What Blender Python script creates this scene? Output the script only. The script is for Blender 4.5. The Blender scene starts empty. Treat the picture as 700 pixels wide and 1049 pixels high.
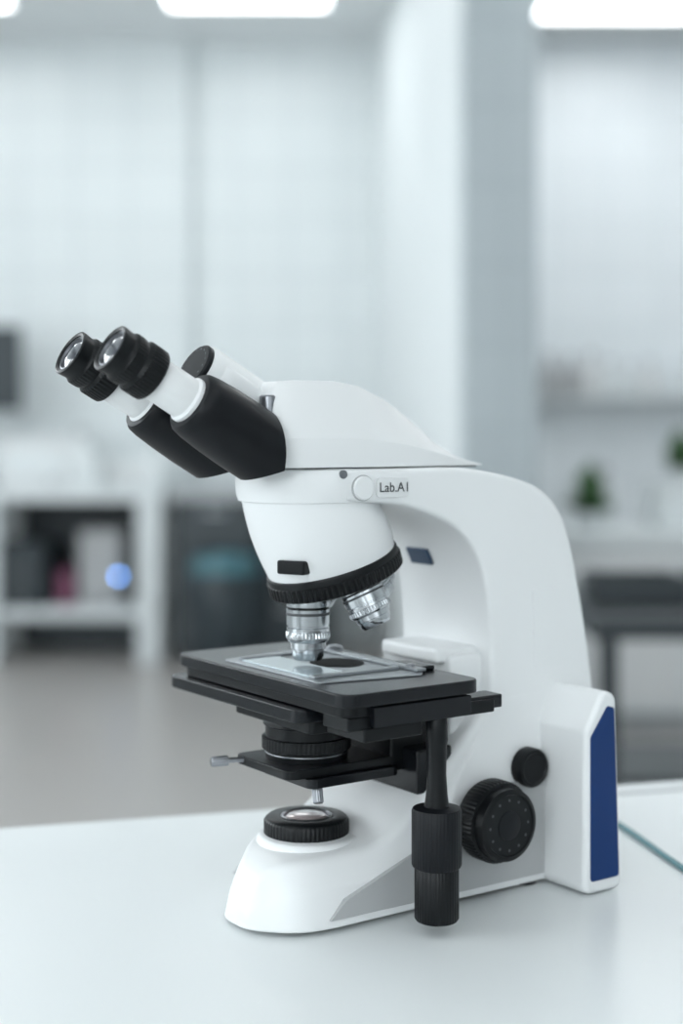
import bpy, bmesh, math, random
from math import sin, cos, pi, radians
from mathutils import Vector, Matrix
random.seed(4)
S = bpy.context.scene
TZ = 0.85            # bench top height

# ---------------------------------------------------------------- materials
def mat(name, col, rough=0.4, metal=0.0, var=0.03, bump=0.0, bscale=300, coat=0.0, emis=None, estr=0, trans=0, alpha=None, spec=0.5, rvar=0.1):
    m = bpy.data.materials.new(name); m.use_nodes = True
    nt = m.node_tree; b = nt.nodes['Principled BSDF']
    b.inputs['Metallic'].default_value = metal
    b.inputs['Coat Weight'].default_value = coat
    b.inputs['Transmission Weight'].default_value = trans
    b.inputs['Specular IOR Level'].default_value = spec
    tc = nt.nodes.new('ShaderNodeTexCoord'); nz = nt.nodes.new('ShaderNodeTexNoise')
    nz.inputs['Scale'].default_value = 9; nz.inputs['Detail'].default_value = 4
    nt.links.new(tc.outputs['Object'], nz.inputs['Vector'])
    mx = nt.nodes.new('ShaderNodeMix'); mx.data_type = 'RGBA'
    mx.inputs[6].default_value = tuple(max(0, x*(1-var)) for x in col)+(1,)
    mx.inputs[7].default_value = tuple(min(1, x*(1+var)) for x in col)+(1,)
    nt.links.new(nz.outputs['Fac'], mx.inputs[0]); nt.links.new(mx.outputs[2], b.inputs['Base Color'])
    mr = nt.nodes.new('ShaderNodeMapRange')
    mr.inputs['To Min'].default_value = rough*(1-rvar); mr.inputs['To Max'].default_value = min(1, rough*(1+rvar))
    nt.links.new(nz.outputs['Fac'], mr.inputs['Value']); nt.links.new(mr.outputs['Result'], b.inputs['Roughness'])
    if bump:
        n2 = nt.nodes.new('ShaderNodeTexNoise'); n2.inputs['Scale'].default_value = bscale
        nt.links.new(tc.outputs['Object'], n2.inputs['Vector'])
        bp = nt.nodes.new('ShaderNodeBump'); bp.inputs['Strength'].default_value = bump; bp.inputs['Distance'].default_value = 0.001
        nt.links.new(n2.outputs['Fac'], bp.inputs['Height']); nt.links.new(bp.outputs['Normal'], b.inputs['Normal'])
    if emis:
        b.inputs['Emission Color'].default_value = (*emis, 1); b.inputs['Emission Strength'].default_value = estr
    return m

M_white = mat('white_enamel', (0.76, 0.775, 0.78), 0.38, coat=0.08)
M_white2 = mat('white_plastic', (0.70, 0.715, 0.72), 0.4)
M_grey = mat('grey_panel', (0.41, 0.42, 0.425), 0.45)
M_black = mat('black_plastic', (0.005, 0.006, 0.007), 0.33, spec=.22)
M_blackm = mat('black_rubber', (0.005, 0.006, 0.008), 0.38, spec=.22)
M_stage = mat('black_anodised', (0.006, 0.007, 0.009), 0.26, spec=.28)
M_gun = mat('gunmetal', (0.30, 0.32, 0.335), 0.34, 0.7)
M_print = mat('grey_print', (0.05, 0.055, 0.06), 0.4)
M_chrome = mat('satin_chrome', (0.52, 0.54, 0.56), 0.18, 1.0)
M_dchrome = mat('dark_chrome', (0.28, 0.29, 0.31), 0.3, 1.0)
M_brass = mat('brass', (0.6, 0.42, 0.2), 0.3, 1.0)
M_blue = mat('blue_panel', (0.001, 0.028, 0.13), 0.4, spec=.3)
M_navy = mat('navy_label', (0.02, 0.05, 0.10), 0.4)
M_text = mat('dark_print', (0.05, 0.055, 0.06), 0.5)
M_lens = mat('coated_lens', (0.03, 0.032, 0.045), 0.05, 0.0, coat=1.0, spec=1.0)
M_cond = mat('frosted_lens', (0.62, 0.52, 0.52), 0.12, 0.3, var=0.3, coat=1.0)
M_glass = mat('slide_glass', (0.42, 0.49, 0.52), 0.12, 0.3, coat=.4)
M_hole_dark = mat('hole_shade_black', (0.003, 0.003, 0.003), 0.7, spec=.1)  # near-black colour standing in for the shade inside the stage hole

# ---------------------------------------------------------------- mesh helpers
def link(name, me, m, parent=None, bevel=0, segs=3, sharp=35):
    if m: me.materials.append(m)
    o = bpy.data.objects.new(name, me); S.collection.objects.link(o)
    if parent: o.parent = parent
    for p in me.polygons: p.use_smooth = True
    if bevel:
        b = o.modifiers.new('bevel', 'BEVEL'); b.width = bevel; b.segments = segs; b.limit_method = 'ANGLE'; b.angle_limit = radians(30)
        o.modifiers.new('wn', 'WEIGHTED_NORMAL')
    else:
        me.set_sharp_from_angle(angle=radians(sharp))
    return o
def fromrings(name, rings, m, parent=None, cap=True, bevel=0, sharp=35, segs=3, cut=None):
    bm = bmesh.new(); R = []
    for r in rings: R.append([bm.verts.new(p) for p in r])
    n = len(R[0])
    for a, b in zip(R, R[1:]):
        for i in range(n):
            j = (i+1) % n
            bm.faces.new((a[i], a[j], b[j], b[i]))
    if cap:
        bm.faces.new(R[0][::-1]); bm.faces.new(R[-1])
    for c in (cut or ()):
        g = bm.verts[:]+bm.edges[:]+bm.faces[:]
        res = bmesh.ops.bisect_plane(bm, geom=g, plane_co=c[0], plane_no=c[1], clear_outer=True)
        ed = [x for x in res['geom_cut'] if isinstance(x, bmesh.types.BMEdge)]
        bmesh.ops.edgeloop_fill(bm, edges=ed)
    bmesh.ops.recalc_face_normals(bm, faces=bm.faces)
    me = bpy.data.meshes.new(name); bm.to_mesh(me); bm.free()
    return link(name, me, m, parent, bevel, segs, sharp)
def L(u, v, z): return Vector((u, -v, z))       # microscope frame: u back, v toward viewer side, z up
def lathe(name, o, d, prof, m, parent, ridges=0, seg=64, sharp=35, cut=None):
    o = Vector(o); d = Vector(d).normalized(); q = d.to_track_quat('Z', 'Y')
    if ridges: seg = ridges*4
    rings = []
    for p in prof:
        r, h = p[0], p[1]; a = p[2] if len(p) > 2 else 0
        ring = []
        for i in range(seg):
            rr = r - (a if (i % 4) >= 2 else 0); t = 2*pi*i/seg
            ring.append(o + q @ Vector((rr*cos(t), rr*sin(t), h)))
        rings.append(ring)
    return fromrings(name, rings, m, parent, sharp=sharp, cut=cut)
def box(name, a, b, m, parent=None, bevel=0.001, segs=3, loc=None):
    x0, x1 = sorted((a[0], b[0])); y0, y1 = sorted((a[1], b[1])); z0, z1 = sorted((a[2], b[2]))
    r0 = [Vector(p) for p in ((x0, y0, z0), (x1, y0, z0), (x1, y1, z0), (x0, y1, z0))]
    r1 = [Vector((p.x, p.y, z1)) for p in r0]
    return fromrings(name, [r0, r1], m, parent, bevel=bevel, segs=segs)
def lbox(name, u, v, z, m, parent, bevel=0.001, segs=3):
    return box(name, (u[0], -v[0], z[0]), (u[1], -v[1], z[1]), m, parent, bevel, segs)
def roundpoly(pts, r, n=6):
    out = []; N = len(pts)
    rs = r if isinstance(r, (list, tuple)) else [r]*N
    for i in range(N):
        p = Vector(pts[i]); a = Vector(pts[i-1]); b = Vector(pts[(i+1) % N])
        da = (a-p); db = (b-p); la, lb = da.length, db.length; da.normalize(); db.normalize()
        ang = da.angle(db); t = min(rs[i]/math.tan(ang/2), la*0.49, lb*0.49)
        p0 = p+da*t; p1 = p+db*t
        for k in range(n+1):
            s = k/n
            q = p0.lerp(p, s).lerp(p.lerp(p1, s), s)
            out.append(q)
    return out
def prism_uz(name, poly, v0, v1, m, parent, bevel=0.002, r=0, segs=3):
    pts = roundpoly(poly, r) if r else [Vector(p) for p in poly]
    return fromrings(name, [[L(p[0], v0, p[1]) for p in pts], [L(p[0], v1, p[1]) for p in pts]], m, parent, bevel=bevel, segs=segs)
def plate(name, poly, z0, z1, m, parent, bevel=0.001, r=0.01):
    pts = roundpoly(poly, r)
    return fromrings(name, [[L(p[0], p[1], z0) for p in pts], [L(p[0], p[1], z1) for p in pts]], m, parent, bevel=bevel)
def rect(u0, u1, v0, v1): return [(u0, v0), (u1, v0), (u1, v1), (u0, v1)]
def empty(name, loc, rz=0):
    e = bpy.data.objects.new(name, None); S.collection.objects.link(e); e.location = loc; e.rotation_euler = (0, 0, rz); e.empty_display_size = 0.05
    return e
def crom(keys, n):
    out = []
    K = [keys[0]]+keys+[keys[-1]]
    for i in range(1, len(K)-2):
        for k in range(n):
            t = k/n
            out.append([0.5*((2*b)+(-a+c)*t+(2*a-5*b+4*c-d)*t*t+(-a+3*b-3*c+d)*t**3) for a, b, c, d in zip(K[i-1], K[i], K[i+1], K[i+2])])
    out.append(list(keys[-1])); return out

# ================================================================ MICROSCOPE
ms = empty('microscope', (-0.0235, 0.951, TZ), radians(35))
# --- arm + column (C shaped loft): outer(u,z), inner(u,z), half width, corner radius
keys = [
 [0.000, .2910, 0.000, .2695, .0480],
 [0.045, .2910, 0.045, .266, .0496],
 [0.095, .2905, 0.083, .253, .0505],
 [0.138, .2840, 0.103, .236, .0510],
 [0.168, .2735, 0.112, .218, .0510],
 [0.187, .2540, 0.116, .200, .0510],
 [0.199, .2200, 0.118, .180, .0510],
 [0.208, .1800, 0.119, .155, .0515],
 [0.214, .1400, 0.116, .130, .0525],
 [0.218, .1000, 0.100, .105, .0560],
 [0.219, .0500, 0.075, .070, .0590],
 [0.220, .0030, 0.060, .003, .0595]]
rings = []
for ou, oz, iu, iz, hw in crom(keys, 5):
    O = Vector((ou, oz)); I = Vector((iu, iz)); d = (I-O); T = d.length; d.normalize()
    pts = roundpoly([(-hw, 0), (hw, 0), (hw*0.99, T), (-hw*0.99, T)], min(0.0045, T*0.3), 5)
    rings.append([L(O.x+d.x*p.y, p.x, O.y+d.y*p.y) for p in pts])
fromrings('arm_column', rings, M_white, ms)
lathe('arm_nose', L(0.0005, 0, 0), (0, 0, 1), [(.0430, .2685), (.0460, .2692), (.0474, .2735), (.0480, .2800), (.0480, .2870), (.0470, .2900), (.0450, .2910)], M_white, ms, seg=96)
# --- foot
fk = [ # u, half width bottom, half width top, top z, centre offset
 [-.0650, .008, .003, .010, .016], [-.0640, .015, .007, .017, .016], [-.060, .0215, .010, .027, .0165], [-.054, .0285, .014, .0355, .0165], [-.045, .0370, .021, .0410, .016],
 [-.034, .0450, .030, .0435, .013], [-.018, .0530, .039, .0445, .0075], [0, .0583, .046, .0455, .002], [.025, .060, .050, .049, 0], [.05, .060, .053, .066, 0], [.075, .060, .053, .090, 0], [.1, .060, .053, .115, 0], [.125, .060, .052, .135, 0], [.165, .060, .052, .14, 0]]
rings = []
for u, hb, ht, zt, c in crom(fk, 4):
    zm = min(zt*0.60, .05); hm = hb*0.97 if u < 0.02 else hb*.985
    k = max(0, min(1, (.02-u)/.03)); hm = hm*(1-k)+(hb*.6+ht*.4)*k
    pts = roundpoly([(-hb, .0030), (hb, .0030), (hm, zm), (ht, zt), (-ht, zt), (-hm, zm)], [.002, .002, .010, .009, .009, .010], 5)
    rings.append([L(u, p.x+c, p.y) for p in pts])
fromrings('foot', rings, M_white, ms, sharp=50)
for i, (u, v) in enumerate(((-.035, .038), (-.030, -.012), (.15, .05), (.15, -.05))):
    lathe(f'rubber_foot_{i+1}', L(u, v, 0), (0, 0, 1), [(.008, 0), (.008, .004)], M_blackm, ms, seg=24)
gp = [(-.022, .0085), (-.010, .0195), (.045, .0400), (.085, .066), (.118, .074), (.160, .074), (.160, .0075)]
prism_uz('side_panel', gp, .0560, .0608, M_grey, ms, bevel=.0004)
prism_uz('side_panel_far', gp, -.0606, -.0560, M_grey, ms, bevel=.0004)
# --- rear power block
prism_uz('rear_block', [(.159, .001), (.1950, .001), (.1895, .135), (.177, .139), (.160, .112)], -.1005, .1005, M_white, ms, bevel=.0042, r=.008, segs=4)
bp_ = [(.1640, .010), (.1912, .010), (.1865, .126), (.180, .1280), (.1640, .108)]
prism_uz('blue_stripe', bp_, .0995, .1012, M_blue, ms, bevel=.0005, r=.003)
prism_uz('blue_stripe_far', bp_, -.1012, -.0995, M_blue, ms, bevel=.0005, r=.003)
prism_uz('arm_cover', [(.157, .150), (.197, .150), (.186, .205), (.157, .205)], .0500, .0518, M_white, ms, bevel=.0003, r=.003)
# --- field lens
lathe('lamp_collar', L(0, .003, 0), (0, 0, 1), [(.0355, .040), (.0350, .0450), (.0335, .0475), (.031, .0480)], M_white, ms, seg=96, sharp=60)
lathe('lamp_ring', L(0, 0, 0), (0, 0, 1), [(.0270, .044), (.0270, .0475), (.0285, .048, .0005), (.0285, .0560, .0005), (.0275, .0575), (.0262, .0585), (.0180, .0590), (.0172, .0580), (.0165, .056)], M_black, ms, ridges=60)
lathe('lamp_inner_ring', L(0, 0, 0), (0, 0, 1), [(.0172, .056), (.0172, .0592), (.0160, .0597), (.0150, .0590), (.0148, .0565)], M_dchrome, ms)
lathe('lamp_lens', L(0, 0, 0), (0, 0, 1), [(.0150, .056), (.0148, .0583), (.0115, .0597), (.0070, .0605), (.002, .0608)], M_cond, ms, sharp=80)
# --- focus knobs, both sides
for sgn, sf in ((1, ''), (-1, '_far')):
    D = (0, -sgn, 0)
    lathe('coarse_knob'+sf, L(.103, sgn*.058, .055), D, [(.020, 0), (.020, .006), (.0262, .0065), (.0272, .008, .0007), (.0272, .020, .0007), (.0262, .0215), (.0240, .0220), (.0238, .0290), (.0222, .0300), (.0205, .0302), (.0200, .0292), (.002, .0292)], M_black, ms, ridges=56)
    for k in range(12):
        t = 2*pi*k/12
        lathe(f'knob_mark{sf}_{k}', L(.103+.0165*cos(t), sgn*.0866, .055+.0165*sin(t)), D, [(.0010, 0), (.0010, .0007)], M_print, ms, seg=10)
    lathe('knob_cap'+sf, L(.103, sgn*.0866, .055), D, [(.0095, 0), (.0095, .0010), (.0088, .0014), (.001, .0014)], M_blackm, ms)
    lathe('small_knob'+sf, L(.144, sgn*.058, .0835), D, [(.0135, 0), (.0135, .008, .0004), (.0127, .0092), (.0108, .0096), (.0100, .0088), (.001, .0088)], M_black, ms, ridges=40)
# --- nosepiece
tl = radians(18); n = Vector((sin(tl), 0, -cos(tl))); e1 = Vector((cos(tl), 0, sin(tl)))
Cn = Vector((.0225, 0, .2215))
N = 96; rings = []
for k in range(13):
    t = k/12; c = Vector((.0010, 0, .272)).lerp(Cn-n*.007, t); r = .0447*(1-t)+.0440*t + .0022*sin(pi*t)
    ax = Vector((1, 0, 0)).lerp(e1, t).normalized()
    rings.append([c+ax*r*cos(2*pi*i/N)+Vector((0, 1, 0))*r*sin(2*pi*i/N) for i in range(N)])
fromrings('nosepiece_housing', rings, M_white, ms)
lathe('nosepiece_ring', Cn, n, [(.0425, -.008), (.0450, -.0075), (.0455, -.0065), (.0455, -.0030), (.0468, -.0024, .0008), (.0468, .0052, .0008), (.0455, .0062), (.0425, .0075), (.034, .0085), (.010, .0095)], M_black, ms, ridges=70)
def objective(name, ang, length, band):
    R = Matrix.Rotation(ang, 3, n)
    p = Cn + R @ (e1*-.0236) + n*.004
    d = R @ Vector((0, 0, -1))
    k = length/.050
    lathe(name, p, d, [(.0120, 0), (.0120, .005*k), (.0143, .0055*k), (.0145, .007*k), (.0145, .0125*k), (.0133, .0128*k), (.0133, .0140*k), (.0145, .0143*k), (.0145, .0255*k), (.0134, .0258*k), (.0134, .0270*k), (.0143, .0273*k),
        (.0142, .0355*k), (.0134, .0370*k), (.0122, .0375*k), (.0120, .0420*k), (.0109, .0425*k), (.0106, .0475*k), (.0092, .050*k), (.0030, .0500*k)], M_chrome, ms)
    lathe(name+'_band', p, d, [(.0146, .0165*k), (.0147, .0168*k), (.0147, .0182*k), (.0146, .0185*k)], band, ms)
    lathe(name+'_ring', p, d, [(.0136, .0128*k), (.0139, .0130*k), (.0139, .0138*k), (.0136, .0140*k)], M_black, ms)
    lathe(name+'_knurl', p, d, [(.0144, .0300*k), (.0148, .0303*k, .0005), (.0148, .0345*k, .0005), (.0143, .0348*k)], M_chrome, ms, ridges=40)
objective('objective_1', 0, .0475, M_text)
objective('objective_2', radians(90), .026, M_blue)
objective('objective_3', radians(180), .028, M_brass)
objective('objective_4', radians(270), .034, M_text)
lv = lbox('nosepiece_lever', (-.004, .005), (-.0105, .0105), (-.0045, .0045), M_black, ms, bevel=.0015)
lv.location = L(-.0235, .0200, .2270); lv.rotation_euler = (0, 0, radians(24))
# label, button
lathe('badge_groove', L(.0115, .0478, .2785), (0, -1, 0), [(.0085, 0), (.0085, .0012), (.008, .0013)], M_grey, ms)
lathe('round_badge', L(.0115, .0478, .2785), (0, -1, 0), [(.0078, 0), (.0078, .0022), (.0072, .0029), (.001, .0031)], M_white, ms)
prism_uz('name_plate', [(.0218, .2720), (.0480, .2720), (.0480, .2850), (.0218, .2850)], .0480, .0503, M_white2, ms, bevel=.0002, r=.003)
tcu = bpy.data.curves.new('label_text', 'FONT'); tcu.body = 'Lab.A1'; tcu.size = .0090; tcu.extrude = .0001
to = bpy.data.objects.new('label_text', tcu); S.collection.objects.link(to); to.parent = ms
to.location = L(.0232, .0506, .2757); to.rotation_euler = (radians(90), 0, 0); tcu.materials.append(M_text)
lathe('clamp_screw', L(-.0035, .0470, .2875), (0, -1, 0), [(.0028, 0), (.0028, .0016), (.0010, .0018)], M_dchrome, ms, seg=20)
rl = lbox('rating_label', (-.0010, .0010), (-.0120, .0120), (-.0062, .0062), M_navy, ms, .0003)
rl.location = L(.1080, -.0150, .2260); rl.rotation_euler = (0, radians(-27), 0)
lathe('dovetail_seam', L(.0005, 0, 0), (0, 0, 1), [(.0450, .2905), (.0450, .2925)], M_text, ms)
prism_uz('head_seam', [(.0, .2905), (.126, .2905), (.126, .2922), (.0, .2922)], -.026, .026, M_text, ms, bevel=0)
# --- head (faceted housing)
hk = [[-.0475, .038, .027, .338], [-.0460, .0400, .029, .3430], [-.042, .0420, .0310, .3465], [-.030, .0445, .032, .3478], [0, .0465, .032, .3480], [.022, .0475, .0300, .3450],
      [.048, .0470, .0250, .3360], [.0745, .0440, .0190, .3220], [.100, .0390, .0120, .3075], [.118, .0340, .010, .2985], [.130, .028, .008, .2945], [.134, .022, .007, .2935]]
rings = []
for u, hb, ht, zt in hk:
    z0 = .2918; zm = z0+(zt-z0)*.34
    pts = roundpoly([(-hb, z0), (hb, z0), (hb*.975, zm), (ht, zt), (-ht, zt), (-hb*.975, zm)], [.001, .001, .0022, .0016, .0016, .0022], 3)
    rings.append([L(u, p.x, p.y) for p in pts])
fromrings('head', rings, M_white, ms, sharp=50)
# --- binocular
D30 = L(-cos(radians(30)), 0, sin(radians(30)))
perp = L(sin(radians(30)), 0, cos(radians(30)))
CUT = [(Vector((-.0490, 0, 0)), Vector((1, 0, 0))), (Vector((-.06, 0, .2865)), Vector((.35, 0, -1)).normalized())]
BP = L(-.0800, 0, .3193)
for sgn, sf in ((1, ''), (-1, '_far')):
    P = BP+L(0, sgn*.0282, 0)
    x = 0 if sgn > 0 else .002
    lathe('prism_sleeve'+sf, P, D30, [(.0232, -.070), (.0232, -.030), (.0231, -.010), (.0224, .008), (.0214, .020+x), (.0204, .0255+x), (.0185, .0280+x), (.014, .0285+x)], M_blackm, ms, sharp=40, cut=CUT)
    lathe('eye_tube'+sf, P, D30, [(.0150, .026), (.0150, .0305), (.0134, .032), (.0134, .060), (.012, .062)], M_white, ms)
    lathe('eyepiece'+sf, P, D30, [(.0140, .0565), (.0160, .0570), (.0168, .0580), (.0170, .0610, .0006), (.0170, .0690, .0006), (.0160, .0700), (.0150, .0715), (.0158, .0730), (.0162, .0750, .0004), (.0162, .0795, .0004), (.0152, .0803), (.0146, .0830), (.0152, .0880), (.0150, .0895), (.0138, .0900), (.0122, .0892), (.0112, .0860)], M_black, ms, ridges=40)
    lathe('eyepiece_ring'+sf, P, D30, [(.0122, .0860), (.0122, .0885), (.0108, .0887), (.0104, .0865)], M_dchrome, ms)
    lathe('eye_lens'+sf, P, D30, [(.0106, .0865), (.0090, .0878), (.0060, .0886), (.002, .0889)], M_lens, ms, sharp=80)
rings = []
for s in (-.042, -.040, .0, .010, .013):
    k = .0025 if s in (-.042, .013) else 0
    c = BP+D30*s
    pts = roundpoly([(-.021+k, -.006+k), (.021-k, -.006+k), (.0185-k, .038-k), (-.0185+k, .038-k)], .006, 5)
    rings.append([c+Vector((0, -p.x, 0))+perp*p.y for p in pts])
fromrings('bridge', rings, M_white, ms, sharp=50)
PV = BP+perp*.0290
lathe('pivot_cover', PV, D30, [(.018, -.030), (.0180, .018), (.0172, .0200), (.015, .0205)], M_white, ms)
lathe('scale_dial', PV, D30, [(.0160, .019), (.0163, .0200), (.0163, .0228), (.0150, .0240), (.001, .0242)], M_blackm, ms)
q = D30.to_track_quat('Z', 'Y')
for k in range(16):
    t = 2*pi*k/16
    lathe(f'dial_tick_{k}', PV+D30*.0238+q @ Vector((.0125*cos(t), .0125*sin(t), 0)), D30, [(.0005, 0), (.0005, .0006)], M_chrome, ms, seg=8)
lathe('bridge_hinge', L(-.046, .026, .334), (0, 0, 1), [(.006, -.01), (.006, .003), (.005, .004)], M_dchrome, ms, seg=24)

# --- stage
plate('stage_plate', rect(-.042, .065, -.1065, .105), .1495, .1580, M_stage, ms, .0012, .012)
plate('stage_middle', rect(-.039, .061, -.102, .100), .1430, .1495, M_black, ms, .0008, .012)
plate('stage_lower', rect(-.046, .050, -.110, .060), .1340, .1425, M_stage, ms, .0010, .010)
plate('stage_carrier', rect(-.030, .095, -.045, .050), .1240, .1340, M_black, ms, .001, .006)
lbox('stage_rail', (-.036, .080), (.072, .099), (.1345, .1430), M_black, ms, .0012)
lbox('rail_slide', (-.020, .056), (.099, .1045), (.136, .1485), M_stage, ms, .0008)
lbox('rail_slide_b', (.056, .088), (.080, .097), (.1365, .1450), M_stage, ms, .0008)
lathe('rail_screw', L(.088, .0885, .1400), (1, 0, 0), [(.0022, 0), (.0022, .0035), (.0014, .004)], M_brass, ms, seg=20)
lbox('stage_block', (-.025, .02), (.060, .1005), (.127, .136), M_black, ms, .0015)
# mechanical slide holder: plate, fixed jaw, sprung finger
plate('slide_holder_plate', [(-.032, -.054), (.046, -.066), (.052, .060), (.040, .074), (-.032, .062)], .1580, .1590, M_gun, ms, .0003, .004)
N = 48
def disc(name, cu, cv, ru, rv, z0, z1, m):
    return fromrings(name, [[L(cu+ru*cos(2*pi*i/N), cv+rv*sin(2*pi*i/N), z) for i in range(N)] for z in (z0, z1)], m, ms)
disc('opening_rim', .022, .004, .0185, .0205, .1585, .1592, M_dchrome)
disc('opening_dark_disc', .022, .004, .0178, .0198, .1585, .1594, M_hole_dark)  # flat disc, no hole cut; the darkness is in its colour
lbox('specimen_slide', (-.026, .002), (-.040, .042), (.1590, .1600), M_glass, ms, .0002)
lbox('holder_jaw', (-.027, .040), (.044, .050), (.1590, .1608), M_gun, ms, .0004)
lbox('holder_bar', (.042, .050), (-.052, .066), (.1590, .1612), M_gun, ms, .0006)
plate('holder_finger', [(.042, -.048), (.042, -.040), (.010, -.043), (-.024, -.042), (-.026, -.046), (.010, -.050)], .1590, .1606, M_dchrome, ms, .0003, .002)
lbox('clip_mount', (.050, .062), (.030, .060), (.1580, .1612), M_stage, ms, .001)
lathe('clip_screw', L(.046, .054, .1610), (0, 0, 1), [(.003, 0), (.003, .0012), (.002, .0016)], M_dchrome, ms, seg=24)
lathe('clip_screw_b', L(.048, -.036, .1600), (0, 0, 1), [(.006, 0), (.006, .003), (.005, .004)], M_dchrome, ms, seg=24)
# --- coaxial stage drive
lathe('stage_drive_shaft', L(.034, .0965, 0), (0, 0, 1), [(.0058, .138), (.0070, .134), (.0072, .122), (.0064, .118), (.0060, .100), (.0068, .088), (.0078, .080), (.0078, .070)], M_black, ms, seg=40)
lathe('stage_drive_knob', L(.034, .0965, 0), (0, 0, 1), [(.0095, .0800), (.0150, .0790), (.0158, .0775, .0003), (.0158, .0440, .0003), (.0150, .0425)], M_blackm, ms, ridges=44)
lathe('stage_drive_knob_lower', L(.034, .0965, 0), (0, 0, 1), [(.0132, .0425), (.0140, .0415, .0003), (.0140, .0105, .0003), (.0130, .0090)], M_black, ms, ridges=40)
# --- condenser
lathe('condenser', L(0, 0, 0), (0, 0, 1), [(.020, .1495), (.020, .140), (.0285, .1260), (.0290, .1210), (.0275, .1200), (.0275, .1130), (.0298, .1125, .0004), (.0298, .1050, .0004), (.0275, .1040), (.0275, .0960), (.0245, .0900), (.021, .0885)], M_black, ms, ridges=60)
lathe('condenser_line', L(0, 0, 0), (0, 0, 1), [(.0278, .1020), (.0279, .1022), (.0279, .1026), (.0278, .1028)], M_dchrome, ms)
plate('condenser_fork', [(-.036, -.034), (.055, -.034), (.055, .034), (-.036, .034)], .0925, .0985, M_black, ms, .0008, .008)
plate('condenser_fork_lower', [(-.022, -.022), (.050, -.022), (.050, .038), (-.022, .038)], .0860, .0925, M_stage, ms, .0008, .006)
lathe('centering_screw', L(-.034, -.022, .0965), L(-.95, -.25, 0), [(.0018, -.004), (.0018, .012), (.0034, .0125, .0003), (.0034, .0230, .0003), (.0026, .0240)], M_dchrome, ms, ridges=14)
lathe('centering_screw_b', L(-.012, .0300, .088), L(-.15, .4, -1), [(.0018, -.008), (.0018, .003), (.0036, .0035, .0003), (.0036, .0125, .0003), (.0026, .0133)], M_dchrome, ms, ridges=14)
lbox('condenser_carrier', (.045, .100), (-.030, .034), (.088, .124), M_black, ms, .002)
lbox('condenser_rack', (.055, .085), (-.012, .050), (.074, .104), M_stage, ms, .002)
# --- column guide block
lbox('guide_block', (.092, .122), (-.040, .040), (.078, .1620), M_white, ms, .004)
lbox('guide_block_top', (.084, .122), (-.030, .034), (.1560, .1665), M_white, ms, .003)

# ================================================================ ROOM
def tile(name, c1, c2, sc, rough=0.35, w=0.3, h=0.3):
    m = bpy.data.materials.new(name); m.use_nodes = True; nt = m.node_tree; b = nt.nodes['Principled BSDF']
    tc = nt.nodes.new('ShaderNodeTexCoord'); mp = nt.nodes.new('ShaderNodeMapping'); br = nt.nodes.new('ShaderNodeTexBrick')
    br.offset = 0; br.inputs['Scale'].default_value = 1; br.inputs['Brick Width'].default_value = w; br.inputs['Row Height'].default_value = h
    br.inputs['Mortar Size'].default_value = .006; br.inputs['Mortar Smooth'].default_value = .2
    br.inputs['Color1'].default_value = (*c1, 1); br.inputs['Color2'].default_value = (*[x*.97 for x in c1], 1); br.inputs['Mortar'].default_value = (*c2, 1)
    if sc: mp.inputs['Rotation'].default_value = (radians(90), 0, sc)
    nt.links.new(tc.outputs['Object'], mp.inputs['Vector']); nt.links.new(mp.outputs['Vector'], br.inputs['Vector'])
    nt.links.new(br.outputs['Color'], b.inputs['Base Color']); b.inputs['Roughness'].default_value = rough
    return m
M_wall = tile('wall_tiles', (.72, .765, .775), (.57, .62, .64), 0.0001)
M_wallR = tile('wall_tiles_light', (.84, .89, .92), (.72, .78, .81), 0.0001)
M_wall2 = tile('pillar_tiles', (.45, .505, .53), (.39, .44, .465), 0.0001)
M_floor = tile('floor_tiles', (.38, .365, .35), (.32, .32, .315), 0, rough=.3, w=.6, h=.6)
M_ceil = mat('ceiling_paint', (.74, .77, .78), .7)
M_side = mat('wall_paint', (.76, .80, .81), .6)
M_bench = mat('bench_white', (.72, .76, .77), .3)
M_top = mat('table_laminate', (.71, .74, .745), .30, var=.005, rvar=.02)
M_edge = mat('table_edge', (.40, .42, .43), .4)
M_dark = mat('dark_cabinet', (.016, .027, .034), .4)
M_dkst = mat('dark_steel', (.06, .07, .076), .35, .5)
M_teal = mat('teal_plastic', (.05, .15, .18), .35)
M_cable = mat('cable_teal', (.06, .20, .23), .35)
M_leaf = mat('leaf', (.05, .15, .04), .5, var=.4)
M_pink = mat('pink_plastic', (.22, .07, .13), .5)
M_lightA = mat('light_panel', (1, 1, 1), .5, emis=(.97, .99, 1), estr=5.6)
M_lightB = mat('light_panel_low', (1, 1, 1), .5, emis=(.97, .99, 1), estr=4.4)
M_led = mat('blue_led', (.1, .3, 1), .5, emis=(.16, .40, 1.0), estr=18)
M_fill = mat('fill_glow', (1, 1, 1), .5, emis=(.90, .965, 1.0), estr=4.2)  # glow of the added, unseen light panels
M_fill_low = mat('fill_glow_low', (1, 1, 1), .5, emis=(.90, .965, 1.0), estr=1.2)  # weaker glow for one added panel behind the camera
CH = 3.42; X0, X1, Y0, Y1 = -3.4, 4.2, -2.2, 8.1
box('floor', (X0-.1, Y0-.1, -.1), (X1+.1, Y1+.1, 0), M_floor, bevel=0)
box('ceiling', (X0-.1, Y0-.1, CH), (X1+.1, Y1+.1, CH+.1), M_ceil, bevel=0)
box('wall_back', (X0-.1, Y1, 0), (X1+.1, Y1+.1, CH), M_wall, bevel=0)
box('wall_front', (X0-.1, Y0-.1, 0), (X1+.1, Y0, CH), M_side, bevel=0)
box('wall_left', (X0-.1, Y0, 0), (X0, Y1, CH), M_side, bevel=0)
box('wall_right', (X1, Y0, 0), (X1+.1, Y1, CH), M_side, bevel=0)
a = Vector((.195, 8.1)); b = Vector((.453, 5.5))
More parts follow.
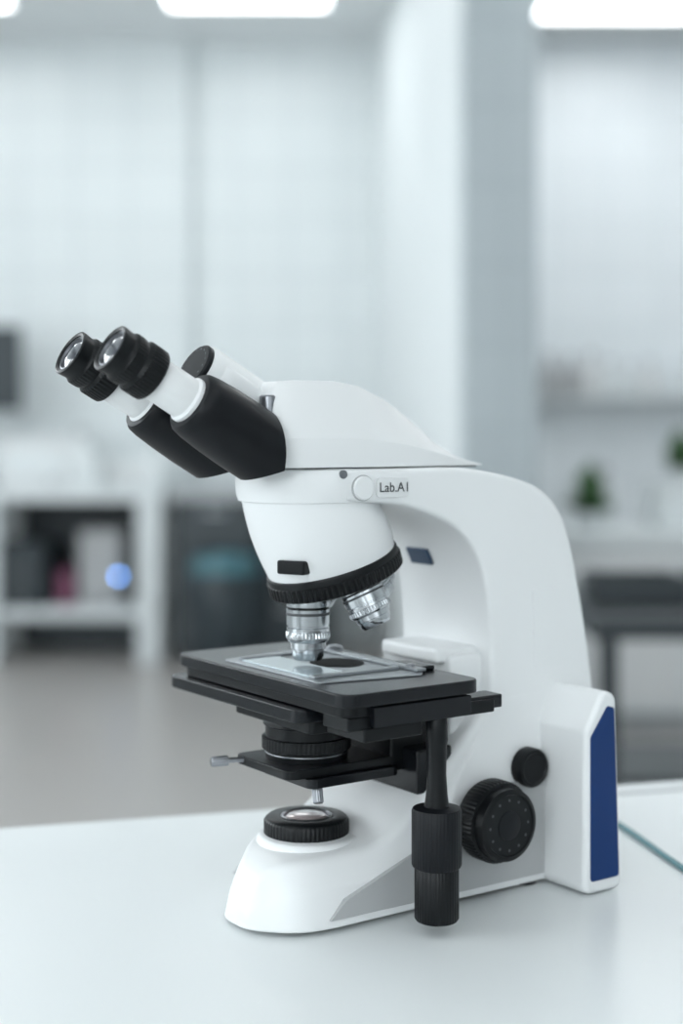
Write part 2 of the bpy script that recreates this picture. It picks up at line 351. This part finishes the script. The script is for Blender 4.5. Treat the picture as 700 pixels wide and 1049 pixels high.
r0 = [Vector((a.x, a.y, 0)), Vector((b.x, b.y, 0)), Vector((b.x+.12, b.y, 0)), Vector((a.x+.12, a.y, 0))]
fromrings('wall_partition', [r0, [Vector((p.x, p.y, CH)) for p in r0]], M_side)
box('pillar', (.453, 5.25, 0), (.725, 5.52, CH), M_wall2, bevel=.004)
box('trim_1', (-3.4, 8.02, 0), (-.86, 8.1, CH), M_wall, bevel=0)
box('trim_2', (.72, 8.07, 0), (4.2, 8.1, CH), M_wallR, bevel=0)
for (x, y, m) in ((-.48, 7.05, M_lightA), (-2.10, 7.05, M_lightA), (1.44, 7.25, M_lightA), (2.5, 6.6, M_lightA), (1.6, 6.2, M_lightA), (-1.3, 5.0, M_lightA), (1.5, 4.7, M_lightA), (-2.7, 5.0, M_lightA), (2.9, 5.0, M_lightA),
        (-1.3, 2.6, M_lightB), (1.3, 2.6, M_lightB), (2.9, 2.6, M_lightB), (-1.3, .2, M_lightB), (1.3, .2, M_lightB), (-1.3, -1.4, M_lightB), (1.3, -1.4, M_lightB)):
    e = empty('ceiling_light', (x, y, CH))
    box('diffuser', (-.40, -.28, -.03), (.40, .28, -.012), m, e, bevel=0)
    box('frame', (-.43, -.31, -.024), (.43, .31, 0), M_bench, e, bevel=.002)
def fill_panel(name, loc, rz, mw):  # unseen glowing panel, added as fill light and framed like a window
    e = empty(name, loc, rz)
    box('glow_sheet', (.01, -.9, -.8), (.03, .9, .8), mw, e, bevel=0)
    for j, (y0, y1, z0, z1) in enumerate(((-.98, -.9, -.88, .88), (.9, .98, -.88, .88), (-.9, .9, -.88, -.8), (-.9, .9, .8, .88), (-.03, .03, -.8, .8))):
        box(f'frame_{j+1}', (0, y0, z0), (.06, y1, z1), M_bench, e, bevel=.003)
fill_panel('fill_panel_1', (X0, .3, 1.9), 0, M_fill); fill_panel('fill_panel_2', (X0, 2.6, 1.9), 0, M_fill); fill_panel('fill_panel_3', (X0, 4.9, 1.9), 0, M_fill)  # added soft light from the left, out of view
fill_panel('fill_panel_4', (-1.2, Y0, 1.9), radians(90), M_fill); fill_panel('fill_panel_5', (1.2, Y0, 1.9), radians(90), M_fill_low)  # added frontal light behind the camera

# main table
tb = empty('lab_table', (-.2727, 1.135, 0), radians(15.2))
box('top', (-1.1, -.78, TZ-.035), (1.15, 0, TZ), M_top, tb, bevel=.002)
box('edge_band', (-1.098, -.775, TZ-.060), (1.148, -.004, TZ-.035), M_edge, tb, bevel=.001)
for i, (x, y) in enumerate(((-1.05, -.72), (1.1, -.72), (-1.05, -.05), (1.1, -.05))):
    box(f'leg_{i+1}', (x-.025, y-.025, 0), (x+.025, y+.025, TZ-.06), M_bench, tb, bevel=.003)
box('top_seam', (.50, -.034, TZ-.001), (1.15, -.026, TZ+.0006), M_edge, tb, bevel=0)
cu = bpy.data.curves.new('cable', 'CURVE'); cu.dimensions = '3D'; cu.bevel_depth = .0022; cu.bevel_resolution = 4
sp = cu.splines.new('NURBS'); pts = [(.205, 1.20), (.213, 1.17), (.2247, 1.129), (.235, 1.072), (.2449, 1.0195), (.262, .95), (.30, .86), (.36, .80)]
sp.points.add(len(pts)-1); sp.use_endpoint_u = True
for p, q_ in zip(sp.points, pts): p.co = (q_[0], q_[1], TZ+.0022, 1)
co = bpy.data.objects.new('cable', cu); S.collection.objects.link(co); cu.materials.append(M_cable)

# left back bench (white frame with shelf)
lb = empty('workbench', (0, 0, 0))
box('worktop', (-2.9, 7.35, .84), (-.93, 8.0, .91), M_bench, lb, .004)
box('shelf', (-2.9, 7.4, .22), (-.95, 8.0, .28), M_bench, lb, .004)
for i, x in enumerate((-2.88, -1.9, -1.06)):
    box(f'leg_{i+1}', (x, 7.36, 0), (x+.12, 7.46, .84), M_bench, lb, .004)
    box(f'leg_{i+1}_rear', (x, 7.88, 0), (x+.12, 7.98, .84), M_bench, lb, .004)
box('back_panel', (-2.9, 7.97, .28), (-.95, 8.0, .84), M_dark, lb, .002)
box('lower_back_panel', (-2.9, 7.90, .0), (-.95, 7.93, .22), M_dkst, lb, .002)
def appliance(name, x, y, z, w, d, h, m, m2, par=None):
    e = empty(name, (x, y, z))
    if par: e.parent = par
    box('body', (-w/2, -d/2, 0), (w/2, d/2, h), m, e, .01)
    box('front_panel', (-w*.38, -d/2-.008, h*.2), (w*.38, -d/2, h*.8), m2, e, .004)
    lathe('knob', Vector((w*.2, -d/2-.008, h*.12)), (0, -1, 0), [(.015, 0), (.014, .015)], M_gun, e, seg=20)
    return e
appliance('centrifuge', -1.27, 7.67, .28, .22, .4, .40, M_grey, M_grey)
appliance('power_supply', -1.75, 7.62, .28, .40, .4, .34, M_dark, M_dkst)
box('storage_bin', (-1.50, 7.5, .28), (-1.42, 7.75, .46), M_pink, None, .004)
appliance('sterilizer', -2.35, 7.62, .28, .5, .4, .40, M_dkst, M_dark)
e = empty('status_lamp', (-1.165, 7.43, .445)); lathe('bulb', (0, 0, 0), (0, -1, 0), [(.011, 0), (.011, .006), (.006, .011), (.001, .012)], M_led, e, seg=24)
lathe('socket', (0, .012, 0), (0, -1, 0), [(.016, 0), (.016, .012)], M_gun, e, seg=24); 
appliance('balance_scale', -1.15, 7.7, .91, .32, .3, .14, M_bench, M_white2)
appliance('incubator', -1.62, 7.72, .91, .42, .35, .26, M_white2, M_bench)
e = empty('computer_monitor', (-1.97, 7.55, .91))
box('screen', (-.27, -.02, .40), (.27, .02, .85), M_dark, e, .01); box('stand', (-.03, -.0, .0), (.03, .03, .44), M_dark, e, .004); box('base', (-.12, -.08, 0), (.12, .1, .02), M_dark, e, .004)
def bottle(name, x, y, z, s, m):
    e = empty(name, (x, y, z))
    lathe('body', (0, 0, 0), (0, 0, 1), [(.04*s, 0), (.042*s, .01*s), (.042*s, .12*s), (.03*s, .145*s), (.015*s, .155*s), (.015*s, .18*s)], m, e, seg=32, sharp=50)
    lathe('cap', (0, 0, 0), (0, 0, 1), [(.018*s, .178*s), (.018*s, .20*s), (.016*s, .205*s)], M_grey, e, seg=24)
for i, (x, s) in enumerate(((-1.36, 1.5), (-.97, 1.2), (-1.30, 1.1))):
    bottle('reagent_bottle', x, 7.45, .91, s, M_bench)
# dark drawer cabinet
dc = empty('drawer_cabinet', (0, 0, 0))
box('carcass', (-.87, 7.4, .06), (-.05, 8.0, .84), M_dark, dc, .004)
box('worktop', (-.90, 7.36, .84), (-.03, 8.0, .90), M_edge, dc, .004)
box('plinth', (-.85, 7.45, 0), (-.07, 7.98, .06), M_dkst, dc, .002)
for i in range(3):
    z = .10+i*.25
    for j, (xa, xb) in enumerate(((-.85, -.47), (-.45, -.07))):
        box(f'drawer_{i}_{j}', (xa, 7.385, z), (xb, 7.40, z+.22), M_dkst if j == 0 else M_dark, dc, .003)
        box(f'handle_{i}_{j}', (xa+.12, 7.36, z+.17), (xb-.12, 7.375, z+.185), M_chrome, dc, .002)
e = empty('waste_bin', (-.58, 7.05, 0))
lathe('bucket', (0, 0, 0), (0, 0, 1), [(.13, 0), (.135, .01), (.16, .50), (.155, .51)], M_dark, e, seg=32)
lathe('lid', (0, 0, 0), (0, 0, 1), [(.165, .50), (.168, .53), (.14, .58), (.04, .60)], M_teal, e, seg=32)

# right side
rd = empty('steel_table', (0, 0, 0))
box('top', (.58, 3.25, .70), (1.9, 4.0, .75), M_dkst, rd, .003)
box('lower_shelf', (.62, 3.5, .30), (1.86, 3.95, .32), M_dkst, rd, .002)
for i, (x, y) in enumerate(((.62, 3.3), (.98, 3.3), (1.82, 3.3), (.62, 3.93), (1.82, 3.93))):
    box(f'leg_{i}', (x-.02, y-.02, 0), (x+.02, y+.02, .70), M_dkst, rd, .002)
for i, (x, y) in enumerate(((.74, 3.6), (1.05, 3.75))):
    e = empty('metal_tray', (x, y, .75)); box('base', (-.12, -.1, 0), (.12, .1, .008), M_dkst, e, .002)
    for j, (a0, a1, b0, b1) in enumerate(((-.12, .12, -.1, -.095), (-.12, .12, .095, .1), (-.12, -.115, -.1, .1), (.115, .12, -.1, .1))):
        box(f'rim_{j}', (a0, b0, 0), (a1, b1, .07), M_dkst, e, .001)
rb = empty('side_bench', (0, 0, 0))
box('carcass', (.80, 5.6, .08), (3.0, 6.2, .75), M_bench, rb, .004)
box('worktop', (.78, 5.56, .75), (3.02, 6.22, .80), M_bench, rb, .004)
box('plinth', (.82, 5.65, 0), (2.98, 6.18, .08), M_edge, rb, .002)
for j in range(4):
    box(f'door_{j}', (.82+j*.54, 5.585, .12), (1.33+j*.54, 5.60, .71), M_white2, rb, .003)
def plant(x, y, z, s, n=130):
    e = empty('potted_plant', (x, y, z))
    lathe('pot', (0, 0, 0), (0, 0, 1), [(.045*s, 0), (.06*s, .05*s), (.064*s, .055*s), (.055*s, .056*s), (.05*s, .04*s)], M_bench, e, seg=32)
    bm = bmesh.new()
    for k in range(n):
        t = random.uniform(0, 2*pi); el = random.uniform(.2, 1.45); l = random.uniform(.08, .24)*s
        base = Vector((0, 0, .045*s)); d = Vector((.5*cos(t)*cos(el), .5*sin(t)*cos(el), sin(el))); side = Vector((-sin(t), cos(t), 0))*.018*s
        up = Vector((0, 0, -.03*s))
        v = [bm.verts.new(p) for p in (base, base+d*l*.55+side, base+d*l+up, base+d*l*.55-side)]
        bm.faces.new(v)
    me = bpy.data.meshes.new('leaves'); bm.to_mesh(me); bm.free(); link('leaves', me, M_leaf, e)
plant(1.01, 5.8, .80, 1.15)
box('storage_box', (1.27, 5.71, .80), (1.5, 5.94, .985), M_bench, None, .004)
plant(1.390, 5.825, .9855, .95)
sh = empty('wall_shelf', (0, 0, 0))
box('board', (1.05, 7.87, 1.38), (3.2, 8.07, 1.40), M_bench, sh, .002)
for i, x in enumerate((1.1, 2.1, 3.1)):
    box(f'bracket_{i}', (x, 7.92, 1.28), (x+.02, 8.07, 1.38), M_bench, sh, .002)
for i in range(8):
    bottle('reagent_bottle', 1.15+i*.115+random.uniform(0, .02), 7.97, 1.401, random.uniform(.8, 1.25), random.choice((M_white2, M_grey, M_bench)))
for i, x in enumerate((1.12, 1.60, 1.72)):
    bottle('reagent_bottle', x, 6.05, .80, 1.2, M_grey if i % 2 else M_bench)

# world
w = bpy.data.worlds.new('world'); S.world = w; w.use_nodes = True
w.node_tree.nodes['Background'].inputs[0].default_value = (.8, .9, 1, 1); w.node_tree.nodes['Background'].inputs[1].default_value = .5

# camera
cd = bpy.data.cameras.new('camera'); cam = bpy.data.objects.new('camera', cd); S.collection.objects.link(cam)
cam.location = (0, 0, TZ+.31); cam.rotation_euler = (radians(90), 0, 0)
cd.sensor_fit = 'AUTO'; cd.sensor_width = 36; cd.lens = 36*1457/1049; cd.shift_y = (450-524.5)/1049
cd.clip_start = .02; cd.dof.use_dof = True; cd.dof.focus_distance = .90; cd.dof.aperture_fstop = 2.6
S.camera = cam
S.view_settings.view_transform = 'Standard'; S.view_settings.exposure = 0.14
